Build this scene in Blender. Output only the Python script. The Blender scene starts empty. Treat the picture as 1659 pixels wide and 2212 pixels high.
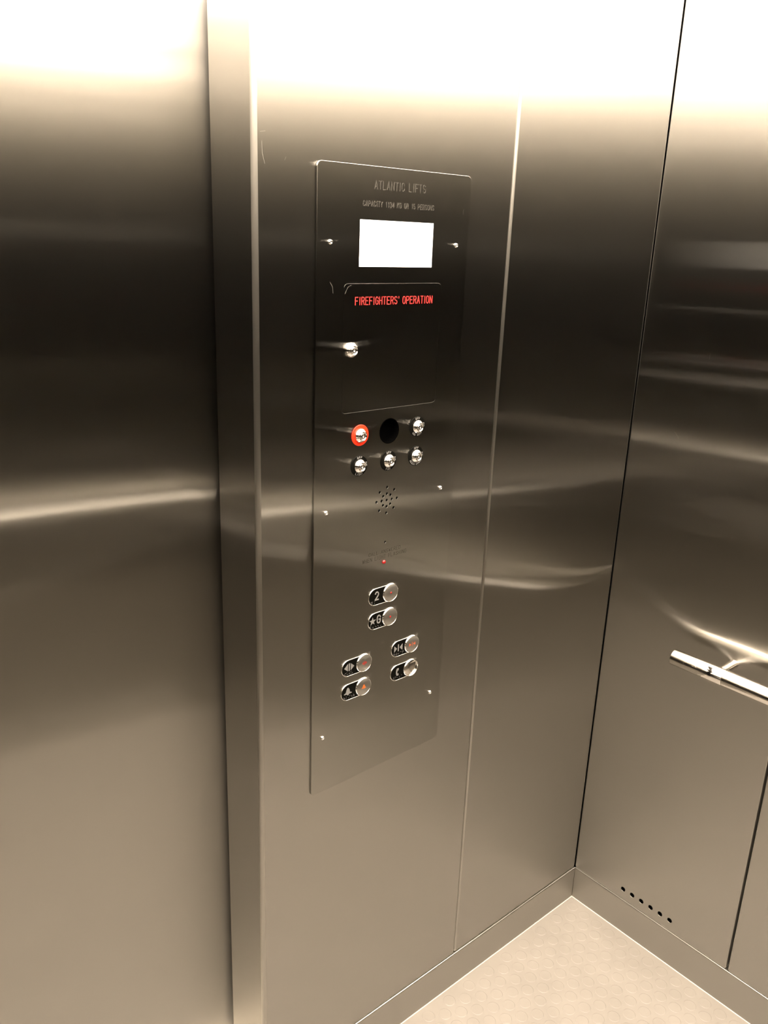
import bpy, bmesh, math, random
from mathutils import Vector, Matrix
from mathutils.geometry import tessellate_polygon
random.seed(4)
S = bpy.context.scene
COL = S.collection
PI = math.pi

# ------------------------------------------------------------------ camera, light, exposure
CAM = Vector((-1.56612, -0.98982, 1.6))
cd = bpy.data.cameras.new('camera'); cam = bpy.data.objects.new('camera', cd); COL.objects.link(cam)
rt = Vector((0.75803866, -0.65126838, 0.03502696)); up = Vector((0.17536214, 0.25525006, 0.95083938)); fw = Vector((0.62819225, 0.71463061, -0.30769723))
m = Matrix((rt, up, -fw)).transposed().to_4x4(); m.translation = CAM
cam.matrix_world = m
cd.sensor_fit = 'HORIZONTAL'; cd.sensor_width = 36.0; cd.lens = 36.0 * 1816.42 / 1659.0
cd.clip_start = 0.01; cd.clip_end = 50
S.camera = cam

W = bpy.data.worlds.new('world'); S.world = W; W.use_nodes = True
W.node_tree.nodes['Background'].inputs[0].default_value = (0.02, 0.018, 0.015, 1)
W.node_tree.nodes['Background'].inputs[1].default_value = 0.3

LIGHT_COLOR = (1.0, 0.845, 0.70, 1)      # warm lamps
LIGHT_POWER = 34.5
S.view_settings.view_transform = 'Standard'
try: S.view_settings.look = 'None'
except Exception: pass
S.view_settings.gamma = 1.0
S.view_settings.use_curve_mapping = False
S.view_settings.exposure = 0.0
S.cycles.use_denoising = True
S.cycles.max_bounces = 32; S.cycles.glossy_bounces = 24; S.cycles.diffuse_bounces = 6
S.cycles.sample_clamp_indirect = 30.0
S.cycles.caustics_reflective = True
S.cycles.blur_glossy = 0.0

# room measures (metres): corner of front and right walls at the origin
XL, YB, ZC = -2.03, -1.30, 2.21
XJ, YJ, HB = -0.940, 0.1065, 0.0899

# ------------------------------------------------------------------ materials
def new_mat(name):
    mt = bpy.data.materials.new(name); mt.use_nodes = True
    return mt, mt.node_tree, mt.node_tree.nodes['Principled BSDF']

def steel(name, color, lobes, warp=0.0, tan=(0, 0, 1)):
    """brushed stainless: the grain runs along tan, so reflections smear across it.
    lobes: (weight, roughness along the grain, roughness across it)"""
    mt = bpy.data.materials.new(name); mt.use_nodes = True; nt = mt.node_tree; N = nt.nodes; L = nt.links
    N.clear(); out = N.new('ShaderNodeOutputMaterial')
    g = N.new('ShaderNodeNewGeometry')
    cr = N.new('ShaderNodeVectorMath'); cr.operation = 'CROSS_PRODUCT'
    L.new(g.outputs['True Normal'], cr.inputs[0]); cr.inputs[1].default_value = (tan[0] + .0013, tan[1] + .0011, tan[2] + .0007)
    tc = N.new('ShaderNodeTexCoord')
    nrm = None
    if warp:
        mp = N.new('ShaderNodeMapping'); mp.inputs['Scale'].default_value = (1.6, 1.6, 1.1); L.new(tc.outputs['Object'], mp.inputs[0])
        n2 = N.new('ShaderNodeTexNoise'); n2.inputs['Scale'].default_value = 1.0; n2.inputs['Detail'].default_value = 0
        L.new(mp.outputs[0], n2.inputs['Vector'])
        bp = N.new('ShaderNodeBump'); bp.inputs['Strength'].default_value = 1.0; bp.inputs['Distance'].default_value = warp
        L.new(n2.outputs[0], bp.inputs['Height']); nrm = bp.outputs[0]
    acc = None; tot = 0
    for w, ry, rx in lobes:
        q = N.new('ShaderNodeBsdfAnisotropic'); q.distribution = 'MULTI_GGX'
        q.inputs['Color'].default_value = (*color, 1)
        # alpha_x = r*r*k along the tangent (across the grain), alpha_y = r*r/k
        r = math.sqrt(math.sqrt(rx * ry)); k = math.sqrt(rx / ry)
        q.inputs['Roughness'].default_value = r
        q.inputs['Anisotropy'].default_value = -(1 - 1 / k) if k > 1 else 0.0
        L.new(cr.outputs[0], q.inputs['Tangent'])
        if nrm: L.new(nrm, q.inputs['Normal'])
        if acc is None: acc = q.outputs[0]; tot = w
        else:
            mx = N.new('ShaderNodeMixShader'); tot += w; mx.inputs[0].default_value = w / tot
            L.new(acc, mx.inputs[1]); L.new(q.outputs[0], mx.inputs[2]); acc = mx.outputs[0]
    L.new(acc, out.inputs[0])
    return mt

def plain(name, color, rough=0.5, metal=0.0, spec=0.5, emit=None, power=0, coat=0):
    mt, nt, b = new_mat(name)
    b.inputs['Base Color'].default_value = (*color, 1); b.inputs['Roughness'].default_value = rough
    b.inputs['Metallic'].default_value = metal; b.inputs['Specular IOR Level'].default_value = spec
    b.inputs['Coat Weight'].default_value = coat
    if emit: b.inputs['Emission Color'].default_value = (*emit, 1); b.inputs['Emission Strength'].default_value = power
    return mt

STEEL = (0.405, .395, .370)
LOB = [(.7, .0035, .28), (.3, .04, .5)]
M_wall = steel('brushed_steel_wall', STEEL, LOB)
M_door = steel('brushed_steel_door', STEEL, LOB)
M_cop = steel('brushed_steel_faceplate', (0.36, 0.353, 0.328), [(.65, .004, .19), (.35, .03, .45)])
M_base = steel('brushed_steel_baseboard', (0.42, 0.41, 0.38), [(.5, .12, .35), (.5, .2, .5)])
M_bend = steel('bent_steel_edge', (0.41, 0.40, 0.372), [(1, .07, .30)])
M_chrome = plain('polished_chrome', (0.90, 0.89, 0.87), 0.05, 1.0)
M_satin = plain('satin_steel', (0.62, 0.60, 0.56), 0.30, 1.0)
M_rail = plain('polished_steel_rail', (0.70, 0.68, 0.64), 0.04, 1.0)
M_black = plain('black_plastic', (0.0025, 0.0025, 0.002), 0.35, 0, 0.03)
M_blackgloss = plain('black_gloss_plastic', (0.0006, 0.0006, 0.0006), 0.5, 0, 0.0)
M_void = plain('dark_void', (0.004, 0.004, 0.004), 0.9, 0, 0.1)
M_red = plain('red_enamel', (0.52, 0.018, 0.004), 0.45, 0, .25)
M_redpaint = plain('red_paint', (0.50, 0.022, 0.020), 0.5, 0, .3)
M_led = plain('red_lens', (0.19, 0.006, 0.006), 0.15)
M_darkred = plain('dark_red_lens', (0.17, 0.016, 0.012), 0.3)
M_rust = plain('rust_red_lens', (0.26, 0.06, 0.03), 0.3)
M_orange = plain('orange_lens', (0.34, 0.075, 0.015), 0.25)
M_grey = plain('pale_grey_legend', (0.115, 0.115, 0.112), 0.5, 0, .3)
M_white = plain('white_print', (0.13, 0.13, 0.125), 0.5, 0, .3)
M_engrave = plain('engraved_dark', (0.018, 0.016, 0.012), 0.5, 0, 0.2)
M_seal = plain('cream_sealant', (0.42, 0.39, 0.34), 0.4)
M_ceil = plain('white_ceiling_paint', (0.82, 0.80, 0.77), 0.5)
M_screen = plain('lit_screen', (0.9, 0.9, 0.9), 0.3, emit=(1, .99, .95), power=1.05)
M_lamp = plain('lamp_diffuser', (0.9, 0.9, 0.9), 0.5, emit=LIGHT_COLOR[:3], power=LIGHT_POWER)

# studded rubber floor
M_floor, nt, b = new_mat('studded_rubber')
n = nt.nodes.new('ShaderNodeTexNoise'); n.inputs['Scale'].default_value = 9; n.inputs['Detail'].default_value = 4
cr = nt.nodes.new('ShaderNodeValToRGB'); cr.color_ramp.elements[0].color = (0.135,0.126,0.114,1); cr.color_ramp.elements[1].color = (0.152,0.142,0.129,1)
cr.color_ramp.elements[0].position = .35; cr.color_ramp.elements[1].position = .65
tcn = nt.nodes.new('ShaderNodeTexCoord'); nt.links.new(tcn.outputs['Object'], n.inputs['Vector'])
nt.links.new(n.outputs[0], cr.inputs[0]); nt.links.new(cr.outputs[0], b.inputs['Base Color'])
b.inputs['Roughness'].default_value = 0.42; b.inputs['Specular IOR Level'].default_value = 0.4

# ------------------------------------------------------------------ mesh helpers
def tag(o, label=None, cat=None, group=None, kind=None):
    if label: o['label'] = label
    if cat: o['category'] = cat
    if group: o['group'] = group
    if kind: o['kind'] = kind
    return o

def obj(name, bm, mat, parent=None, loc=(0, 0, 0), recalc=True):
    if recalc: bmesh.ops.recalc_face_normals(bm, faces=bm.faces)
    me = bpy.data.meshes.new(name); bm.to_mesh(me); bm.free()
    for q in (mat if isinstance(mat, (list, tuple)) else [mat]): me.materials.append(q)
    o = bpy.data.objects.new(name, me); COL.objects.link(o)
    if parent: o.parent = parent
    o.location = loc
    return o

def empty(name, loc, parent=None):
    o = bpy.data.objects.new(name, None); COL.objects.link(o); o.location = loc; o.empty_display_size = .05
    if parent: o.parent = parent
    return o

FRONT = lambda u, v, w: (u, -w, v)         # u to the right, v up, w out of the front wall
RIGHT = lambda u, v, w: (-w, u, v)         # u = y
LEFT = lambda u, v, w: (w, u, v)
BACK = lambda u, v, w: (u, w, v)

def area2(p): return sum(p[i - 1][0] * p[i][1] - p[i][0] * p[i - 1][1] for i in range(len(p))) / 2

def offset_loop(p, d):
    """move a CCW loop inwards by d (a CW hole outwards)"""
    out = []; n = len(p)
    for i in range(n):
        a, b_, c = Vector(p[i - 1]), Vector(p[i]), Vector(p[(i + 1) % n])
        e1 = (b_ - a).normalized(); e2 = (c - b_).normalized()
        n1 = Vector((-e1.y, e1.x)); n2 = Vector((-e2.y, e2.x)); s = (n1 + n2)
        k = 1 + n1.dot(n2)
        out.append(tuple(b_ + s * (d / max(k, .2))))
    return out

def rrect(u0, u1, v0, v1, r, seg=5):
    pts = []
    for cx, cy, a0 in ((u1 - r, v0 + r, -PI / 2), (u1 - r, v1 - r, 0), (u0 + r, v1 - r, PI / 2), (u0 + r, v0 + r, PI)):
        for i in range(seg + 1):
            a = a0 + PI / 2 * i / seg
            pts.append((cx + r * math.cos(a), cy + r * math.sin(a)))
    return pts

def circ(cx, cy, r, n=24): return [(cx + r * math.cos(2 * PI * i / n), cy + r * math.sin(2 * PI * i / n)) for i in range(n)]

def plate(bm, F, outer, holes=(), w0=0.0, w1=0.003, r=0.0005, rh=None, seg=4, back=True, bend=0, hole_depth=.0012):
    """a flat plate with rounded rims and holes: front face at w1, back at w0"""
    loops = []
    if area2(outer) < 0: outer = outer[::-1]
    loops.append((outer, r))
    for h in holes:
        if area2(h) > 0: h = h[::-1]
        loops.append((h, r if rh is None else rh))
    flat = []
    for lp, rr in loops:
        rings = []
        n = len(lp)
        prof = [(rr * (1 - math.sin(a)), w1 - rr * (1 - math.cos(a))) for a in [PI / 2 * k / seg for k in range(seg + 1)]]
        # from front face (inset rr) to the side (inset 0)
        for d, w in [(rr * (1 - math.sin(a)), w1 - rr * (1 - math.cos(a))) for a in [PI / 2 * k / seg for k in range(seg + 1)]]:
            q = offset_loop(lp, d)
            rings.append([bm.verts.new(F(x, y, w)) for x, y in q])
        for k in range(seg):
            for i in range(n):
                f = bm.faces.new((rings[k][i - 1], rings[k][i], rings[k + 1][i], rings[k + 1][i - 1])); f.smooth = True; f.material_index = bend if lp is loops[0][0] else 0
        wb = w0 if lp is loops[0][0] else w1 - hole_depth
        s0 = [bm.verts.new(F(x, y, w1 - rr)) for x, y in lp]; s1 = [bm.verts.new(F(x, y, wb)) for x, y in lp]
        for i in range(n): bm.faces.new((s0[i - 1], s0[i], s1[i], s1[i - 1]))
        flat.append((offset_loop(lp, rr), lp))
    polys = [[Vector((x, y, 0)) for x, y in a] for a, _ in flat]
    allv = [bm.verts.new(F(x, y, w1)) for a, _ in flat for x, y in a]
    for t in tessellate_polygon(polys):
        try: bm.faces.new([allv[i] for i in t])
        except ValueError: pass
    if back and not holes:
        bm.faces.new([bm.verts.new(F(x, y, w0)) for x, y in outer])
    return bm

def fix_flat(bm, F):
    """faces wind so that normals point out of the wall"""
    o = Vector(F(0, 0, 0)); nrm = Vector(F(0, 0, 1)) - o
    for f in bm.faces:
        f.normal_update()

def box(bm, a, b_):
    x0, y0, z0 = a; x1, y1, z1 = b_
    v = [bm.verts.new(p) for p in ((x0, y0, z0), (x1, y0, z0), (x1, y1, z0), (x0, y1, z0), (x0, y0, z1), (x1, y0, z1), (x1, y1, z1), (x0, y1, z1))]
    for f in ((0, 3, 2, 1), (4, 5, 6, 7), (0, 1, 5, 4), (1, 2, 6, 5), (2, 3, 7, 6), (3, 0, 4, 7)): bm.faces.new([v[i] for i in f])
    return bm

def lathe(bm, F, prof, n=40, c=(0, 0), sharp=25, close=True):
    """prof: list of (radius, w)"""
    rings = []
    for r, w in prof:
        if r < 1e-7: rings.append([bm.verts.new(F(c[0], c[1], w))])
        else: rings.append([bm.verts.new(F(c[0] + r * math.cos(2 * PI * i / n), c[1] + r * math.sin(2 * PI * i / n), w)) for i in range(n)])
    for k in range(len(rings) - 1):
        a, b_ = rings[k], rings[k + 1]
        for i in range(n):
            if len(a) == 1 and len(b_) == 1: continue
            if len(a) == 1: f = bm.faces.new((a[0], b_[i], b_[i - 1]))
            elif len(b_) == 1: f = bm.faces.new((a[i - 1], a[i], b_[0]))
            else: f = bm.faces.new((a[i - 1], a[i], b_[i], b_[i - 1]))
            f.smooth = True
    bm.edges.ensure_lookup_table()
    for e in bm.edges:
        if len(e.link_faces) == 2 and e.calc_face_angle(0) > math.radians(sharp): e.smooth = False
    return bm

def tube(bm, p0, p1, r, n=40, caps=True, bev=0.0):
    p0, p1 = Vector(p0), Vector(p1); d = (p1 - p0).normalized()
    a = d.orthogonal().normalized(); b_ = d.cross(a)
    st = [(p0, r)] if not bev else [(p0, r - bev), (p0 + d * bev * .3, r - bev * .3), (p0 + d * bev, r)]
    st += [(p1, r)] if not bev else [(p1 - d * bev, r), (p1 - d * bev * .3, r - bev * .3), (p1, r - bev)]
    rings = [[bm.verts.new(c + (a * math.cos(2 * PI * i / n) + b_ * math.sin(2 * PI * i / n)) * rr) for i in range(n)] for c, rr in st]
    for k in range(len(rings) - 1):
        for i in range(n):
            f = bm.faces.new((rings[k][i - 1], rings[k][i], rings[k + 1][i], rings[k + 1][i - 1])); f.smooth = True
    if caps:
        for rg in (rings[0], rings[-1]):
            f = bm.faces.new([bm.verts.new(v.co) for v in rg])
    return bm

def prism(bm, F, pts, w0, w1):
    if area2(pts) < 0: pts = pts[::-1]
    n = len(pts)
    a = [bm.verts.new(F(x, y, w1)) for x, y in pts]; b_ = [bm.verts.new(F(x, y, w0)) for x, y in pts]
    for t in tessellate_polygon([[Vector((x, y, 0)) for x, y in pts]]):
        bm.faces.new([a[i] for i in t])
    for i in range(n): bm.faces.new((a[i - 1], a[i], b_[i], b_[i - 1]))
    return bm

def ribbon(bm, F, pts, wd, w0, w1, closed=False):
    """a stroke of width wd along a polyline"""
    n = len(pts); Ls, Rs = [], []
    for i in range(n):
        b_ = Vector(pts[i])
        a = Vector(pts[i - 1]) if (i or closed) else None
        c = Vector(pts[(i + 1) % n]) if (i < n - 1 or closed) else None
        e1 = (b_ - a).normalized() if a is not None else None; e2 = (c - b_).normalized() if c is not None else None
        if e1 is None: e1 = e2; b_ = b_ - e2 * wd * .4
        if e2 is None: e2 = e1; b_ = b_ + e1 * wd * .4
        n1 = Vector((-e1.y, e1.x)); n2 = Vector((-e2.y, e2.x)); k = max(1 + n1.dot(n2), .55)
        s = (n1 + n2) * (wd / 2 / k)
        Ls.append(b_ + s); Rs.append(b_ - s)
    top = [[bm.verts.new(F(p.x, p.y, w1)) for p in q] for q in (Ls, Rs)]
    bot = [[bm.verts.new(F(p.x, p.y, w0)) for p in q] for q in (Ls, Rs)]
    for i in range(n if closed else n - 1):
        j = (i + 1) % n
        bm.faces.new((top[0][i], top[0][j], top[1][j], top[1][i]))
        bm.faces.new((top[0][i], bot[0][i], bot[0][j], top[0][j]))
        bm.faces.new((top[1][i], top[1][j], bot[1][j], bot[1][i]))
    if not closed:
        for i in (0, n - 1): bm.faces.new((top[0][i], top[1][i], bot[1][i], bot[0][i]))

def runs(pts):
    """cut a polyline at its sharp corners"""
    out = [[pts[0]]]
    for i in range(1, len(pts)):
        out[-1].append(pts[i])
        if i < len(pts) - 1:
            e1 = (Vector(pts[i]) - Vector(pts[i - 1])); e2 = (Vector(pts[i + 1]) - Vector(pts[i]))
            if e1.length and e2.length and e1.normalized().dot(e2.normalized()) < .6: out.append([pts[i]])
    return out
def stroke_set(bm, F, lines, wd, w0, w1):
    n = 0
    for st in lines:
        for q in runs(st):
            ribbon(bm, F, q, wd, w0, w1 + n * .000015); n += 1

# single stroke letters on a 4 x 6 grid
def arc(cx, cy, rx, ry, a0, a1, k=8): return [(cx + rx * math.cos(math.radians(a0 + (a1 - a0) * i / k)), cy + ry * math.sin(math.radians(a0 + (a1 - a0) * i / k))) for i in range(k + 1)]
OVAL = arc(2, 4, 2, 2, 0, 180) + arc(2, 2, 2, 2, 180, 360) + [(4, 4)]
GL = {
 'A': [[(0, 0), (2, 6), (4, 0)], [(.75, 2), (3.25, 2)]],
 'B': [[(0, 0), (0, 6), (2.4, 6)] + arc(2.4, 4.6, 1.4, 1.4, 90, -90, 6) + [(0, 3.2)], [(0, 3.2), (2.4, 3.2)] + arc(2.4, 1.6, 1.6, 1.6, 90, -90, 6) + [(0, 0)]],
 'C': [arc(2, 4, 2, 2, 15, 180) + arc(2, 2, 2, 2, 180, 345)],
 'D': [[(0, 0), (0, 6), (2, 6)] + arc(2, 4, 2, 2, 90, 0, 4) + arc(2, 2, 2, 2, 0, -90, 4) + [(0, 0)]],
 'E': [[(4, 6), (0, 6), (0, 0), (4, 0)], [(0, 3.1), (3.2, 3.1)]],
 'F': [[(4, 6), (0, 6), (0, 0)], [(0, 3.1), (3.2, 3.1)]],
 'G': [arc(2, 4, 2, 2, 15, 180) + arc(2, 2, 2, 2, 180, 360) + [(4, 2.9), (2.3, 2.9)]],
 'H': [[(0, 0), (0, 6)], [(4, 0), (4, 6)], [(0, 3.1), (4, 3.1)]],
 'I': [[(2, 0), (2, 6)]],
 'K': [[(0, 0), (0, 6)], [(4, 6), (0, 2.4)], [(1.3, 3.5), (4, 0)]],
 'L': [[(0, 6), (0, 0), (4, 0)]],
 'N': [[(0, 0), (0, 6), (4, 0), (4, 6)]],
 'O': [OVAL],
 'P': [[(0, 0), (0, 6), (2.4, 6)] + arc(2.4, 4.4, 1.6, 1.6, 90, -90, 6) + [(0, 2.8)]],
 'R': [[(0, 0), (0, 6), (2.4, 6)] + arc(2.4, 4.5, 1.5, 1.5, 90, -90, 6) + [(0, 3)], [(2.2, 3), (4, 0)]],
 'S': [arc(2, 4.5, 1.9, 1.5, 20, 270, 10) + arc(2, 1.5, 2, 1.5, 90, -160, 10)],
 'T': [[(0, 6), (4, 6)], [(2, 6), (2, 0)]],
 'V': [[(0, 6), (2, 0), (4, 6)]],
 'W': [[(0, 6), (1, 0), (2, 4.5), (3, 0), (4, 6)]],
 'Y': [[(0, 6), (2, 3), (4, 6)], [(2, 3), (2, 0)]],
 '0': [OVAL], '1': [[(1, 4.8), (2.2, 6), (2.2, 0)]],
 '2': [arc(2, 4.2, 2, 1.8, 165, -35, 9) + [(0, 0), (4, 0)]],
 '3': [arc(2, 4.55, 1.8, 1.45, 160, -90, 8) + arc(2, 1.6, 2, 1.6, 90, -160, 8)],
 '4': [[(3, 0), (3, 6), (0, 1.8), (4, 1.8)]],
 '5': [[(3.8, 6), (.4, 6), (.2, 3.4)] + arc(1.9, 1.9, 2, 1.9, 110, -160, 9)],
 "'": [[(2, 6), (2, 4.8)]],
}
def text(bm, F, s, u0, v0, width, h, stroke, w0, w1):
    """letters laid from u0 over width, baseline v0, height h"""
    adv = {" ": 5.0, "I": 3.6, "'": 2.6, '1': 5.2}
    wd = [adv.get(c, 6.1) for c in s]; tot = sum(wd) - 2.1; k = width / tot; x = 0
    for c, a in zip(s, wd):
        off = -1.2 if c in "I'" else 0
        stroke_set(bm, F, [[(u0 + (x + px + off) * k, v0 + py / 6 * h) for px, py in st] for st in GL.get(c, [])], stroke, w0, w1)
        x += a
def text_ring(bm, F, s, cx, cy, rad, ang, h, pitch, stroke, w0, w1, up_=1):
    """letters along a ring, middle at angle ang (degrees); up_=-1 reads upright at the bottom"""
    n = len(s)
    for i, c in enumerate(s):
        a = math.radians(ang - up_ * (i - (n - 1) / 2) * pitch)
        er = Vector((math.cos(a), math.sin(a))) * up_; et = Vector((er.y, -er.x))
        o = Vector((cx, cy)) + Vector((math.cos(a), math.sin(a))) * rad
        stroke_set(bm, F, [[tuple(o + et * (px - 2) / 6 * h * .95 + er * (py - 3) / 6 * h) for px, py in st] for st in GL.get(c, [])], stroke, w0, w1)

# ------------------------------------------------------------------ setting
SZ = ZC + .05
def structure(o): o['kind'] = 'structure'; return o

# floor with raised studs
bm = bmesh.new()
v = [bm.verts.new(p) for p in ((XL, YB, 0), (0, YB, 0), (0, 0, 0), (XL, 0, 0))]; bm.faces.new(v)
P = 0.0365; R0 = 0.0139; HS = 0.0006
col = 0; x = -0.0315
while x > XL + R0:
    y = -0.0275 - (P / 2 if col % 2 else 0)
    while y > YB + R0:
        prev = None
        seg = 20 if (x > -0.9 and y > -0.75) else 10
        for r, z in ((R0, .00002), (R0 - .0006, HS * .75), (R0 - .0014, HS)):
            ring = [bm.verts.new((x + r * math.cos(2 * PI * i / seg), y + r * math.sin(2 * PI * i / seg), z)) for i in range(seg)]
            if prev:
                for i in range(seg):
                    f = bm.faces.new((prev[i - 1], prev[i], ring[i], ring[i - 1])); f.smooth = True
            prev = ring
        bm.faces.new(prev)
        y -= P
    x -= P * math.sqrt(3) / 2; col += 1
structure(obj('floor', bm, M_floor, recalc=False))
# sill under the door opening
bm = bmesh.new(); box(bm, (XL, 0, -.02), (XJ, .2, 0)); structure(obj('trim_1', bm, M_satin))

def wall_panel(name, F, u0, u1, v0=HB + .0003, v1=ZC, holes=(), r=0.0035, corner=0.005, mat=M_wall):
    bm = bmesh.new()
    plate(bm, F, rrect(u0, u1, v0, v1, corner), holes, -0.018, 0.0, r, rh=.0004, bend=1)
    return structure(obj(name, bm, [mat, M_bend]))

# front return: one folded sheet that turns into the door jamb
bm = bmesh.new()
rL = 0.0066; rS = 0.0030; XS = -0.4402
prof = [(XJ, YJ, 'f'), (XJ, rL, 'f')]
pts = [(XJ, YJ), (XJ, rL)]
arcL = [(XJ + rL - rL * math.cos(a), rL - rL * math.sin(a)) for a in [PI / 2 * k / 8 for k in range(9)]]
arcR = [(XS - rS + rS * math.sin(a), rS - rS * math.cos(a)) for a in [PI / 2 * k / 6 for k in range(7)]]
def strip(bm, pl, z0, z1, smooth):
    a = [bm.verts.new((x_, y_, z0)) for x_, y_ in pl]; b_ = [bm.verts.new((x_, y_, z1)) for x_, y_ in pl]
    for i in range(len(pl) - 1):
        f = bm.faces.new((a[i], a[i + 1], b_[i + 1], b_[i])); f.smooth = smooth; f.material_index = int(smooth)
Z0 = HB + .0003
strip(bm, [(XJ, YJ), arcL[0]], 0.0, ZC, False)
strip(bm, arcL, Z0 + .003, ZC, True)
ca, cb, c0, c1 = (-.832, 0), (-.552, 0), .700, 1.690          # cut-out behind the control panel
strip(bm, [arcL[-1], ca], Z0 + .003, ZC, False); strip(bm, [cb, arcR[0]], Z0 + .003, ZC, False)
strip(bm, [ca, cb], Z0 + .003, c0, False); strip(bm, [ca, cb], c1, ZC, False)
strip(bm, arcR, Z0 + .003, ZC, True)
strip(bm, [arcR[-1], (XS, .02)], Z0, ZC, False)
strip(bm, [(XJ, YJ), (XJ + .0015, YJ)], 0, ZC, False)
# rounded bottom edge of the sheet
pr = [(.003 - .003 * math.cos(a), .003 - .003 * math.sin(a)) for a in [PI / 2 * k / 5 for k in range(6)]]  # (y, dz)
prev = None
for dy, dz in pr:
    ring = [bm.verts.new((arcL[-1][0] - .004, dy, Z0 + dz)), bm.verts.new((XS - .0035, dy, Z0 + dz)), bm.verts.new((XS - .001, dy + .0008, Z0 + dz + .0012))]
    if prev:
        for i in range(2):
            f = bm.faces.new((prev[i], prev[i + 1], ring[i + 1], ring[i])); f.smooth = True; f.material_index = 1
    prev = ring
structure(obj('wall_front', bm, [M_wall, M_bend]))
wall_panel('wall_front.001', FRONT, XS + .0013, -0.0010, r=0.0048, corner=.0055)
vents = [circ(-0.1404 - .02525 * i, 0.1175, 0.0060, 20) for i in range(6)]
wall_panel('wall_right', RIGHT, -0.4095, -0.0004, holes=vents, r=0.0016)
wall_panel('wall_right.001', RIGHT, -0.855, -0.4145, r=0.0016)
wall_panel('wall_right.002', RIGHT, YB + .003, -0.860, r=0.0025)
LF = lambda u, v, w: (XL + w, u, v)
BF = lambda u, v, w: (u, YB + w, v)
for i in range(3):
    a = YB + .003 + i * .432; wall_panel('wall_left' + ('.%03d' % i if i else ''), LF, a, a + .428, r=.0025)
for i in range(4):
    a = XL + .003 + i * .5065; wall_panel('wall_back' + ('.%03d' % i if i else ''), BF, a, a + .502, r=.0025)
# dark carcass behind the panel joints
for nm, a, b_ in (('wall_core', (XJ + .03, .019, -.02), (.04, .06, SZ)), ('wall_core.001', (.019, YB - .05, -.02), (.06, .06, SZ)),
                  ('wall_core.002', (XL - .06, YB - .05, -.02), (XL - .019, .3, SZ)), ('wall_core.003', (XL - .06, YB - .06, -.02), (.06, YB - .019, SZ)),
                  ('wall_core.004', (XL - .06, YJ + .06, -.02), (.06, YJ + .12, SZ))):
    bm = bmesh.new(); box(bm, a, b_); structure(obj(nm, bm, M_void))
# header over the doorway
bm = bmesh.new(); box(bm, (XL, 0, 2.13), (XJ - .001, .09, ZC)); structure(obj('trim_2', bm, M_wall))

# baseboards with a bead of sealant on the floor
def baseboard(name, F, u0, u1):
    bm = bmesh.new(); plate(bm, F, [(u0, 0.0), (u1, 0.0), (u1, HB), (u0, HB)], (), -.018, .0034, .0024, bend=1)
    o = structure(obj(name, bm, [M_base, M_bend]))
    bm = bmesh.new(); q = [F(0, 0, 0)]
    k = 5; ringp = [(.0032 + .0015 * math.cos(PI / 2 * i / k), .0015 * math.sin(PI / 2 * i / k)) for i in range(k + 1)]
    a = [bm.verts.new(F(u0, z, w)) for w, z in ringp]; c = [bm.verts.new(F(u1, z, w)) for w, z in ringp]
    for i in range(k): f = bm.faces.new((a[i], a[i + 1], c[i + 1], c[i])); f.smooth = True
    obj('sealant_bead', bm, M_seal, o)
    return o
baseboard('baseboard_front', FRONT, XJ + .004, -.0022)
baseboard('baseboard_right', RIGHT, YB, -.0022)
baseboard('baseboard_left', LF, YB, 0)
baseboard('baseboard_back', BF, XL, 0)

# sliding door leaf, recessed behind the jamb
bm = bmesh.new(); box(bm, (XL + .01, YJ + .013, .006), (XJ + .05, YJ + .048, 2.16))
structure(obj('door_1', bm, M_door))

# ceiling and its lamps
bm = bmesh.new(); box(bm, (XL - .02, YB - .02, ZC), (.02, .2, ZC + .03)); structure(obj('ceiling', bm, M_ceil))
LX = [XL + .34, XL / 2, -.34]; LY = [YB * .75, YB * .25]; LS = 0.28
GN = 'square lamps in the lift ceiling'
names_l = ['left', 'middle', 'right']
for ix, lx in enumerate(LX):
    for iy, ly in enumerate(LY):
        t = empty('ceiling_light', (lx, ly, ZC))
        tag(t, 'square warm ceiling lamp, %s column, row nearer the %s wall' % (names_l[ix], ['back', 'door'][iy]), 'ceiling light', GN)
        bm = bmesh.new(); FU = lambda u, v, w: (u, v, -w)
        plate(bm, FU, rrect(-LS, LS, -LS, LS, .01), [rrect(-LS + .012, LS - .012, -LS + .012, LS - .012, .008)], 0, .008, .001)
        obj('frame', bm, M_ceil, t)
        bm = bmesh.new(); q = [bm.verts.new((a * (LS - .011), b_ * (LS - .011), -.004)) for a, b_ in ((-1, -1), (-1, 1), (1, 1), (1, -1))]; bm.faces.new(q)
        obj('diffuser', bm, M_lamp, t, recalc=False)

# hairline scratches in the steel
def scratches(F, lines, parent):
    for q in lines:
        bm = bmesh.new(); ribbon(bm, F, q, .00028, -.0001, .00004)
        obj('scratch', bm, M_scratch_glint, parent)
M_scratch_glint = plain('scratch_and_glint_steel', (0.30, 0.29, 0.27), 0.5, 1.0)
scratches(FRONT, [[(-.9295, 1.7255), (-.9215, 1.7272)], [(-.9270, 1.7150), (-.9262, 1.7000), (-.9225, 1.6880)], [(-.9330, 1.7800), (-.9332, 1.7650)], [(-.8920, 1.6950), (-.8895, 1.6990)]], bpy.data.objects['wall_front'])
scratches(RIGHT, [[(-.1020, 1.2450), (-.1050, 1.2445), (-.1080, 1.2400), (-.1110, 1.2385), (-.1130, 1.2340)], [(-.1540, 1.4120), (-.1535, 1.4000)]], bpy.data.objects['wall_right'])

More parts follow.
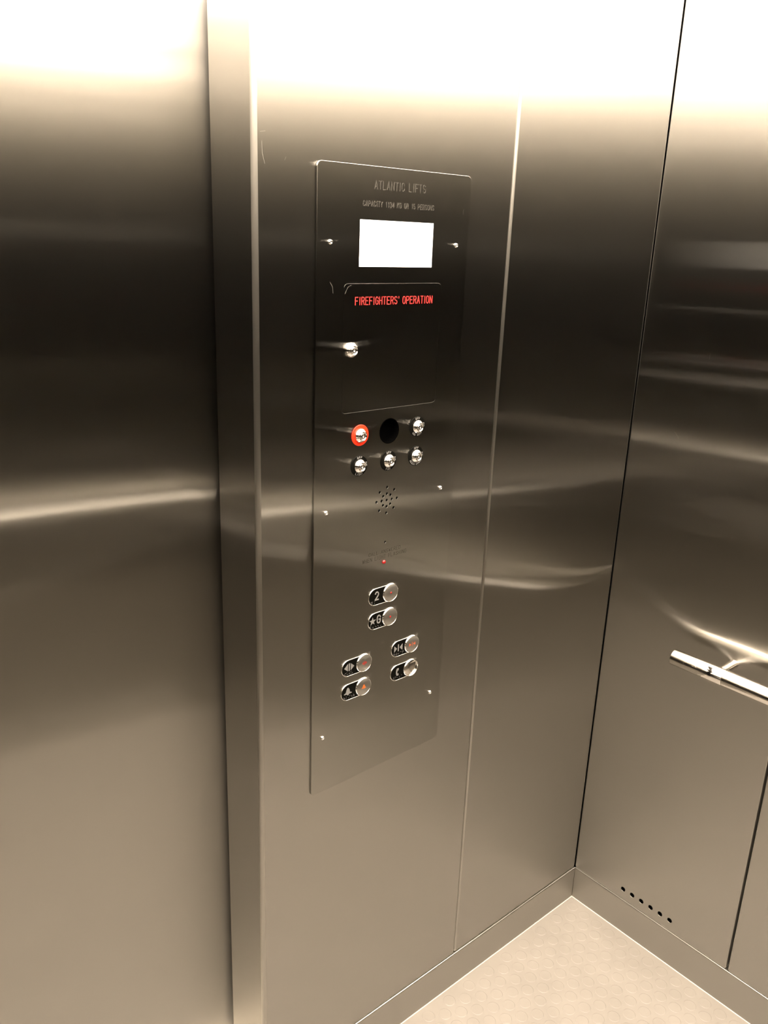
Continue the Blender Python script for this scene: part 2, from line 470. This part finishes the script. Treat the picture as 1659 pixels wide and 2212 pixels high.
# ------------------------------------------------------------------ handrails
def handrail(F, ua, ub, z, label, sign=1):
    """F maps (u, v, w); rail runs along u from ua to ub, centre 70 mm off the wall"""
    o = Vector(F(ua, 0, 0)); t = empty('handrail', tuple(Vector(F(ua, z, 0))))
    tag(t, label, 'handrail', 'handrails round the lift car')
    T = Vector(t.location)
    A = lambda u, w, zz=z: Vector(F(u, zz, w)) - T
    s = 1 if ub > ua else -1; r = .0170; w = .070
    bm = bmesh.new(); tube(bm, A(ua + s * .1130, w), A(ub - s * .1130, w), r, 56); obj('rail', bm, M_rail, t)
    for e, q in ((ua, s), (ub, -s)):
        bm = bmesh.new(); tube(bm, A(e, w), A(e + q * .1123, w), r, 56, bev=.0008); obj('end_cap', bm, M_rail, t)
        bm = bmesh.new(); tube(bm, A(e + q * .1122, w), A(e + q * .1131, w), r - .0005, 40, caps=False); obj('joint', bm, M_engrave, t)
        bm = bmesh.new(); c = e + q * .0935
        rr = [(.0092, .055), (.0092, .008), (.0096, .003), (.0100, 0)]
        n = 28; rings = []
        for rad, ww in rr:
            rings.append([bm.verts.new(A(c + rad * math.cos(2 * PI * i / n), ww, z + rad * math.sin(2 * PI * i / n))) for i in range(n)])
        for k in range(len(rings) - 1):
            for i in range(n):
                f = bm.faces.new((rings[k][i - 1], rings[k][i], rings[k + 1][i], rings[k + 1][i - 1])); f.smooth = True
        obj('bracket', bm, M_rail, t)
    return t
handrail(RIGHT, -0.2130, YB + .2, 0.8000, 'polished steel handrail on the right wall, rounded end near the corner')
handrail(BF, -0.20, XL + .2, 0.8000, 'polished steel handrail along the back wall, seen only mirrored in the steel')
handrail(LF, YB + .2, -.12, 0.8000, 'polished steel handrail on the left wall, seen only mirrored in the steel')

# ------------------------------------------------------------------ car operating panel
CX, CZ = -0.692, 0.6886
PT = 0.004
panel = empty('control_panel', (CX, 0, CZ))
tag(panel, 'tall brushed steel lift control panel with lit screen, key switches and oval buttons', 'control panel')
def FP(u, v, w): return (u - CX, -w, v - CZ)        # world u, v to panel space
KY = [(-0.7550, 1.3108), (-0.6948, 1.3108), (-0.6346, 1.3112), (-0.7552, 1.2619), (-0.6948, 1.2619), (-0.6348, 1.2618)]
SP = [(-0.6943, 1.1951)] + [(-0.6943 + .011 * math.cos(PI / 4 * i), 1.1951 + .011 * math.sin(PI / 4 * i)) for i in range(8)] + [(-0.6943 + .022 * math.cos(PI / 4 * i), 1.1951 + .022 * math.sin(PI / 4 * i)) for i in range(8)]
DOOR = (-0.7922, -0.5962, 1.3478, 1.5383)
holes = [circ(x_, z_, .0025, 14) for x_, z_ in SP] + [circ(-.6945, 1.1221, .0022, 14), circ(KY[1][0], KY[1][1], .0196, 40),
         [(-.7652, 1.5618), (-.6197, 1.5618), (-.6197, 1.6269), (-.7652, 1.6269)]]
holes.append(rrect(DOOR[0], DOOR[1], DOOR[2], DOOR[3], .007))
bm = bmesh.new(); plate(bm, FP, rrect(-.8416, -.5426, .6886, 1.6994, .0075, 6), holes, .0008, PT, .0004, rh=.00006, bend=0)
obj('faceplate', bm, M_cop, panel)
bm = bmesh.new(); box(bm, FP(-.831, .701, -.0170), FP(-.553, 1.689, -.0180)); obj('backing', bm, M_void, panel)
# screen
bm = bmesh.new(); plate(bm, FP, [(-.7652, 1.5618), (-.6197, 1.5618), (-.6197, 1.6269), (-.7652, 1.6269)], (), .001, .0036, .0002)
tag(obj('screen', bm, M_screen, panel), 'blank screen glowing white')
# firefighters door
fd = empty('cabinet_door', FP(0, 0, 0), panel)
fd.location = Vector(FP((DOOR[0] + DOOR[1]) / 2, DOOR[2], 0)); DL = Vector(fd.location)
FD = lambda u, v, w: tuple(Vector(FP(u, v, w)) - DL)
bm = bmesh.new(); g = .0002; plate(bm, FD, rrect(DOOR[0] + g, DOOR[1] - g, DOOR[2] + g, DOOR[3] - g, .0067, 6), (), .001, PT, .00006)
obj('door_leaf', bm, M_cop, fd)
bm = bmesh.new(); text(bm, FD, "FIREFIGHTERS' OPERATION", -.7705, 1.5078, .1555, .0108, .00105, PT - .0002, PT + .00025)
tag(obj('lettering', bm, M_redpaint, fd), "red engraved words FIREFIGHTERS' OPERATION")

def lock_profile(bm, F, c):
    lathe(bm, F, [(.0108, PT), (.0110, PT + .0006), (.0110, PT + .0028), (.0106, PT + .0034), (.0078, PT + .0078), (.0070, PT + .0083), (.0062, PT + .0081), (.0056, PT + .0074),
                  (.0050, PT + .0062), (.0046, PT + .0060), (.0046, PT + .0074), (.0042, PT + .0078), (.0014, PT + .0078), (.0010, PT + .0070), (0, PT + .0068)], 44, c)
bm = bmesh.new(); lock_profile(bm, FD, (-.7765, 1.4428))
lk = obj('cabinet_lock', bm, M_chrome, fd)

# engraved wording; lit groove edges are painted as paler offset strokes
def engraved(name, lines):
    bm = bmesh.new()
    for q in lines: text(bm, FP, *q, PT - .0002, PT + .00012)
    n = len(bm.faces)
    for s_, u0, v0, wd, h, st in lines: text(bm, FP, s_, u0 + st * .28, v0 - st * .28, wd, h, st, PT - .0002, PT + .00004)
    bm.faces.ensure_lookup_table()
    for f in bm.faces[n:]: f.material_index = 1  # pale copy below right stands in for light catching the groove
    return obj(name, bm, [M_engrave, M_scratch_glint], panel)
engraved('maker_lettering', [("ATLANTIC LIFTS", -.7400, 1.6694, .0998, .0108, .00085)])
engraved('capacity_lettering', [("CAPACITY 1134 KG OR 15 PERSONS", -.7605, 1.6456, .1395, .0069, .0008)])
engraved('call_lettering', [("CALL ANSWERED", -.7292, 1.1030, .0695, .0058, .00095), ("WHEN LIGHT FLASHING", -.7422, 1.0934, .0962, .0064, .00095)])
scratches(lambda u, v, w: FP(u, v, w + PT), [[(-.8175, 1.5400), (-.8130, 1.5340), (-.8120, 1.5250)], [(-.7900, 1.5240), (-.7850, 1.5330), (-.7790, 1.5360)], [(-.5560, 1.6500), (-.5570, 1.6460), (-.5560, 1.6420)]], panel)
# speaker chamber and microphone are black behind their holes; red call light
bm = bmesh.new(); lathe(bm, FP, [(.0035, PT), (.0033, PT + .001), (.0027, PT + .002), (.0015, PT + .0027), (0, PT + .0029)], 24, (-.6958, 1.0868))
tag(obj('indicator_light', bm, M_led, panel), 'small red domed call light')

# screws
def screw(u, v):
    o = Vector(FP(u, v, 0))
    bm = bmesh.new()
    lathe(bm, lambda a, b_, w: (a, -w, b_), [(.0037, PT), (.0037, PT + .0006), (.0034, PT + .0016), (.0026, PT + .0026), (.0015, PT + .0030), (.0013, PT + .0014), (0, PT + .0014)], 20)
    return obj('screw', bm, M_chrome, panel, o)
SC = [(-.8184, 1.5945), (-.5690, 1.5955), (-.8190, 1.1957), (-.5725, 1.1962), (-.8192, .7960), (-.5690, .7960)]
for q in SC: screw(*q)

# big round recess in the top row
bm = bmesh.new(); c = KY[1]
lathe(bm, FP, [(.0206, PT), (.0206, PT + .0004), (.0198, PT + .0007), (.0192, PT + .0002), (.0190, -.010), (.0175, -.0135), (0, -.0138)], 48, c)
o = obj('round_socket', bm, M_blackgloss, panel); tag(o, 'empty black round socket')

# key switches
def key_switch(c, ring_mat, words, label):
    t = empty('key_switch', FP(c[0], c[1], 0), panel); tag(t, label)
    F = lambda u, v, w: (u, -w, v)
    bm = bmesh.new()
    lathe(bm, F, [(.0166, PT), (.0168, PT + .0003), (.0166, PT + .0009), (.0160, PT + .0011), (.0100, PT + .0011)], 48, (0, 0))
    obj('ring_plate', bm, ring_mat, t)
    bm = bmesh.new(); lock_profile(bm, lambda u, v, w: F(u - .0004, v, w + .0010), (0, 0)); obj('key_cylinder', bm, M_chrome, t)
    if words:
        bm = bmesh.new()
        for s, ang, pitch, u_ in words: text_ring(bm, F, s, 0, 0, .0137, ang, .0031, pitch, .00062, PT + .0009, PT + .0013, u_)
        obj('lettering', bm, M_white, t)
    return t
OFF = ('OFF', 90, 15, 1); ON = ('ON', 8, 16, 1)
key_switch(KY[0], M_red, None, 'key switch in a bright red ring')
key_switch(KY[2], M_black, [OFF, ON, ('IND SERV', 268, 12, -1)], 'key switch marked IND SERV')
key_switch(KY[3], M_black, [OFF, ON, ('LIGHT', 268, 13, -1)], 'key switch marked LIGHT')
key_switch(KY[4], M_black, [OFF, ON, ('FAN', 268, 14, -1)], 'key switch marked FAN')
key_switch(KY[5], M_black, [OFF, ON, ('ACCESS ENABLE', 268, 9.5, -1)], 'key switch with small white wording round its foot')

# oval buttons -----------------------------------------------------
FB = lambda u, v, w: (u, -w, v)
def pill(xl, xr, r, k=14):
    return [(xr + r * math.cos(a), r * math.sin(a)) for a in [-PI / 2 + PI * i / k for i in range(k + 1)]] + [(xl + r * math.cos(a), r * math.sin(a)) for a in [PI / 2 + PI * i / k for i in range(k + 1)]]
DX = -.0333                                # left end centre of the oval
def lift_button(left, z, label, legend, led, cap_mat=None, raised=0.0):
    t = empty('push_button', FP(left + .0152 - DX, z + .0010, 0), panel); tag(t, label)
    bm = bmesh.new(); plate(bm, FB, pill(DX, -.002, .0156), [pill(DX, -.002, .0144)], PT - .0004, PT + .0011, .0005)
    lathe(bm, FB, [(.0173, PT), (.0173, PT + .0005), (.0160, PT + .0026), (.0157, PT + .0028), (.0154, PT + .0025), (.0154, PT + .0005)], 52)
    obj('bezel', bm, M_chrome, t)
    bm = bmesh.new(); plate(bm, FB, pill(DX, 0, .0145), (), PT - .0003, PT + .0005, .0002)
    obj('legend_plate', bm, M_black, t)
    bm = bmesh.new(); h = PT + .0024 - raised
    lathe(bm, FB, [(.0151, PT), (.0151, h - .0003), (.0148, h), (0, h)], 52)
    obj('button_cap', bm, cap_mat or M_cap, t)
    bm = bmesh.new(); legend(bm); obj('legend', bm, M_grey, t)
    bm = bmesh.new()
    for k in range(led[2] if len(led) > 2 else 5):
        cx = DX - .009 + k * .0052
        for a in range(2):
            for b_ in range(3):
                if random.random() < .45:
                    lathe(bm, FB, [(.00045, PT + .0004), (.0003, PT + .0009), (0, PT + .001)], 6, (cx + a * .0020, -.0078 - b_ * .0018))
    obj('braille', bm, M_grey, t)
    if led[0]:
        bm = bmesh.new(); led[0](bm, h); obj('indicator', bm, led[1], t)
    return t
M_cap = steel('brushed_button_cap', (0.42, 0.41, 0.38), [(1, .12, .4)])
M_capp = plain('polished_button_cap', (0.66, 0.63, 0.58), 0.17, 1.0)
LW0, LW1 = PT + .0004, PT + .0010
def shape(bm, pts, w=None):
    prism(bm, FB, pts, *(w or (LW0, LW1)))
def dot(bm, h): lathe(bm, FB, [(.0021, h - .0002), (.0019, h + .0002), (0, h + .0004)], 16)
def leg_2(bm): 
    stroke_set(bm, FB, [[(DX - .0006 + px * .0017, -.0056 + py * .00235) for px, py in st] for st in GL['2']], .0021, LW0, LW1)
def leg_G(bm):
    stroke_set(bm, FB, [[(DX + .0050 + px * .00175, -.0052 + py * .00235) for px, py in st] for st in GL['G']], .0021, LW0, LW1)
    shape(bm, [(DX - .0052 + (.0075 if i % 2 == 0 else .0030) * math.sin(PI * i / 5), .0008 + (.0075 if i % 2 == 0 else .0030) * math.cos(PI * i / 5)) for i in range(10)])
def leg_open(bm):
    c = DX + .0010
    shape(bm, [(c - .0030, .0082), (c - .0030, -.0052), (c - .0105, .0012)])
    shape(bm, [(c - .0012, .0085), (c + .0014, .0085), (c + .0014, -.0052), (c - .0012, -.0052)])
    shape(bm, [(c + .0034, .0082), (c + .0034, -.0050), (c + .0108, .0016)])
def leg_close(bm):
    c = DX + .0015
    shape(bm, [(c - .0098, .0072), (c - .0098, -.0052), (c - .0032, .0010)])
    shape(bm, [(c - .0012, .0080), (c + .0010, .0080), (c + .0010, -.0052), (c - .0012, -.0052)])
    shape(bm, [(c + .0096, .0072), (c + .0096, -.0050), (c + .0032, .0012)])
def leg_bell(bm, c=DX - .0005, k=1.0, w=None, z=.0):
    half = [(0, .0088), (.0012, .0082), (.0026, .0062), (.0036, .0036), (.0042, .0006), (.0052, -.0006), (.0082, -.0018), (.0082, -.0030), (.0022, -.0034), (.0012, -.0052), (0, -.0054)]
    pts = [(c + x_ * k, z + y_ * k) for x_, y_ in half] + [(c - x_ * k, z + y_ * k) for x_, y_ in half[-2:0:-1]]
    shape(bm, pts, w)
def leg_phone(bm):
    c = DX + .0010
    shape(bm, [(c + .0030, .0082), (c + .0030, .0044), (c + .0006, .0038), (c - .0002, .0012), (c - .0002, -.0010), (c + .0004, -.0026), (c + .0026, -.0022), (c + .0032, -.0040), (c + .0024, -.0060),
               (c + .0004, -.0064), (c - .0020, -.0052), (c - .0030, -.0020), (c - .0032, .0012), (c - .0026, .0050), (c - .0012, .0082)])
def ind_open(bm, h):
    w = (h - .0002, h + .0001)
    shape(bm, [(-.0012, .0030), (-.0012, -.0030), (-.0058, 0)], w); shape(bm, [(.0012, .0030), (.0012, -.0030), (.0058, 0)], w); shape(bm, [(-.0005, .0042), (.0005, .0042), (.0005, -.0042), (-.0005, -.0042)], w)
def ind_close(bm, h):
    w = (h - .0002, h + .0001)
    shape(bm, [(-.0075, .0034), (-.0075, -.0034), (-.0022, 0)], w); shape(bm, [(.0075, .0034), (.0075, -.0034), (.0022, 0)], w); shape(bm, [(-.0006, .0045), (.0006, .0045), (.0006, -.0045), (-.0006, -.0045)], w)
def ind_bell(bm, h): leg_bell(bm, 0, .62, (h - .0002, h + .0001), -.0008)
lift_button(-.7272, 1.0262, 'oval button for floor 2', leg_2, (dot, M_led, 2))
lift_button(-.7268, 0.9812, 'oval button marked with a star and G', leg_G, (dot, M_led, 5))
lift_button(-.7816, 0.9098, 'oval door open button with red arrows', leg_open, (ind_open, M_darkred, 4))
lift_button(-.7816, 0.8640, 'oval alarm button with a bell', leg_bell, (ind_bell, M_orange, 5))
lift_button(-.6712, 0.9122, 'oval door close button with orange arrows', leg_close, (ind_close, M_rust, 5))
lift_button(-.6708, 0.8645, 'oval phone button with a plain polished cap', leg_phone, (None, None, 5), M_capp, .0008)
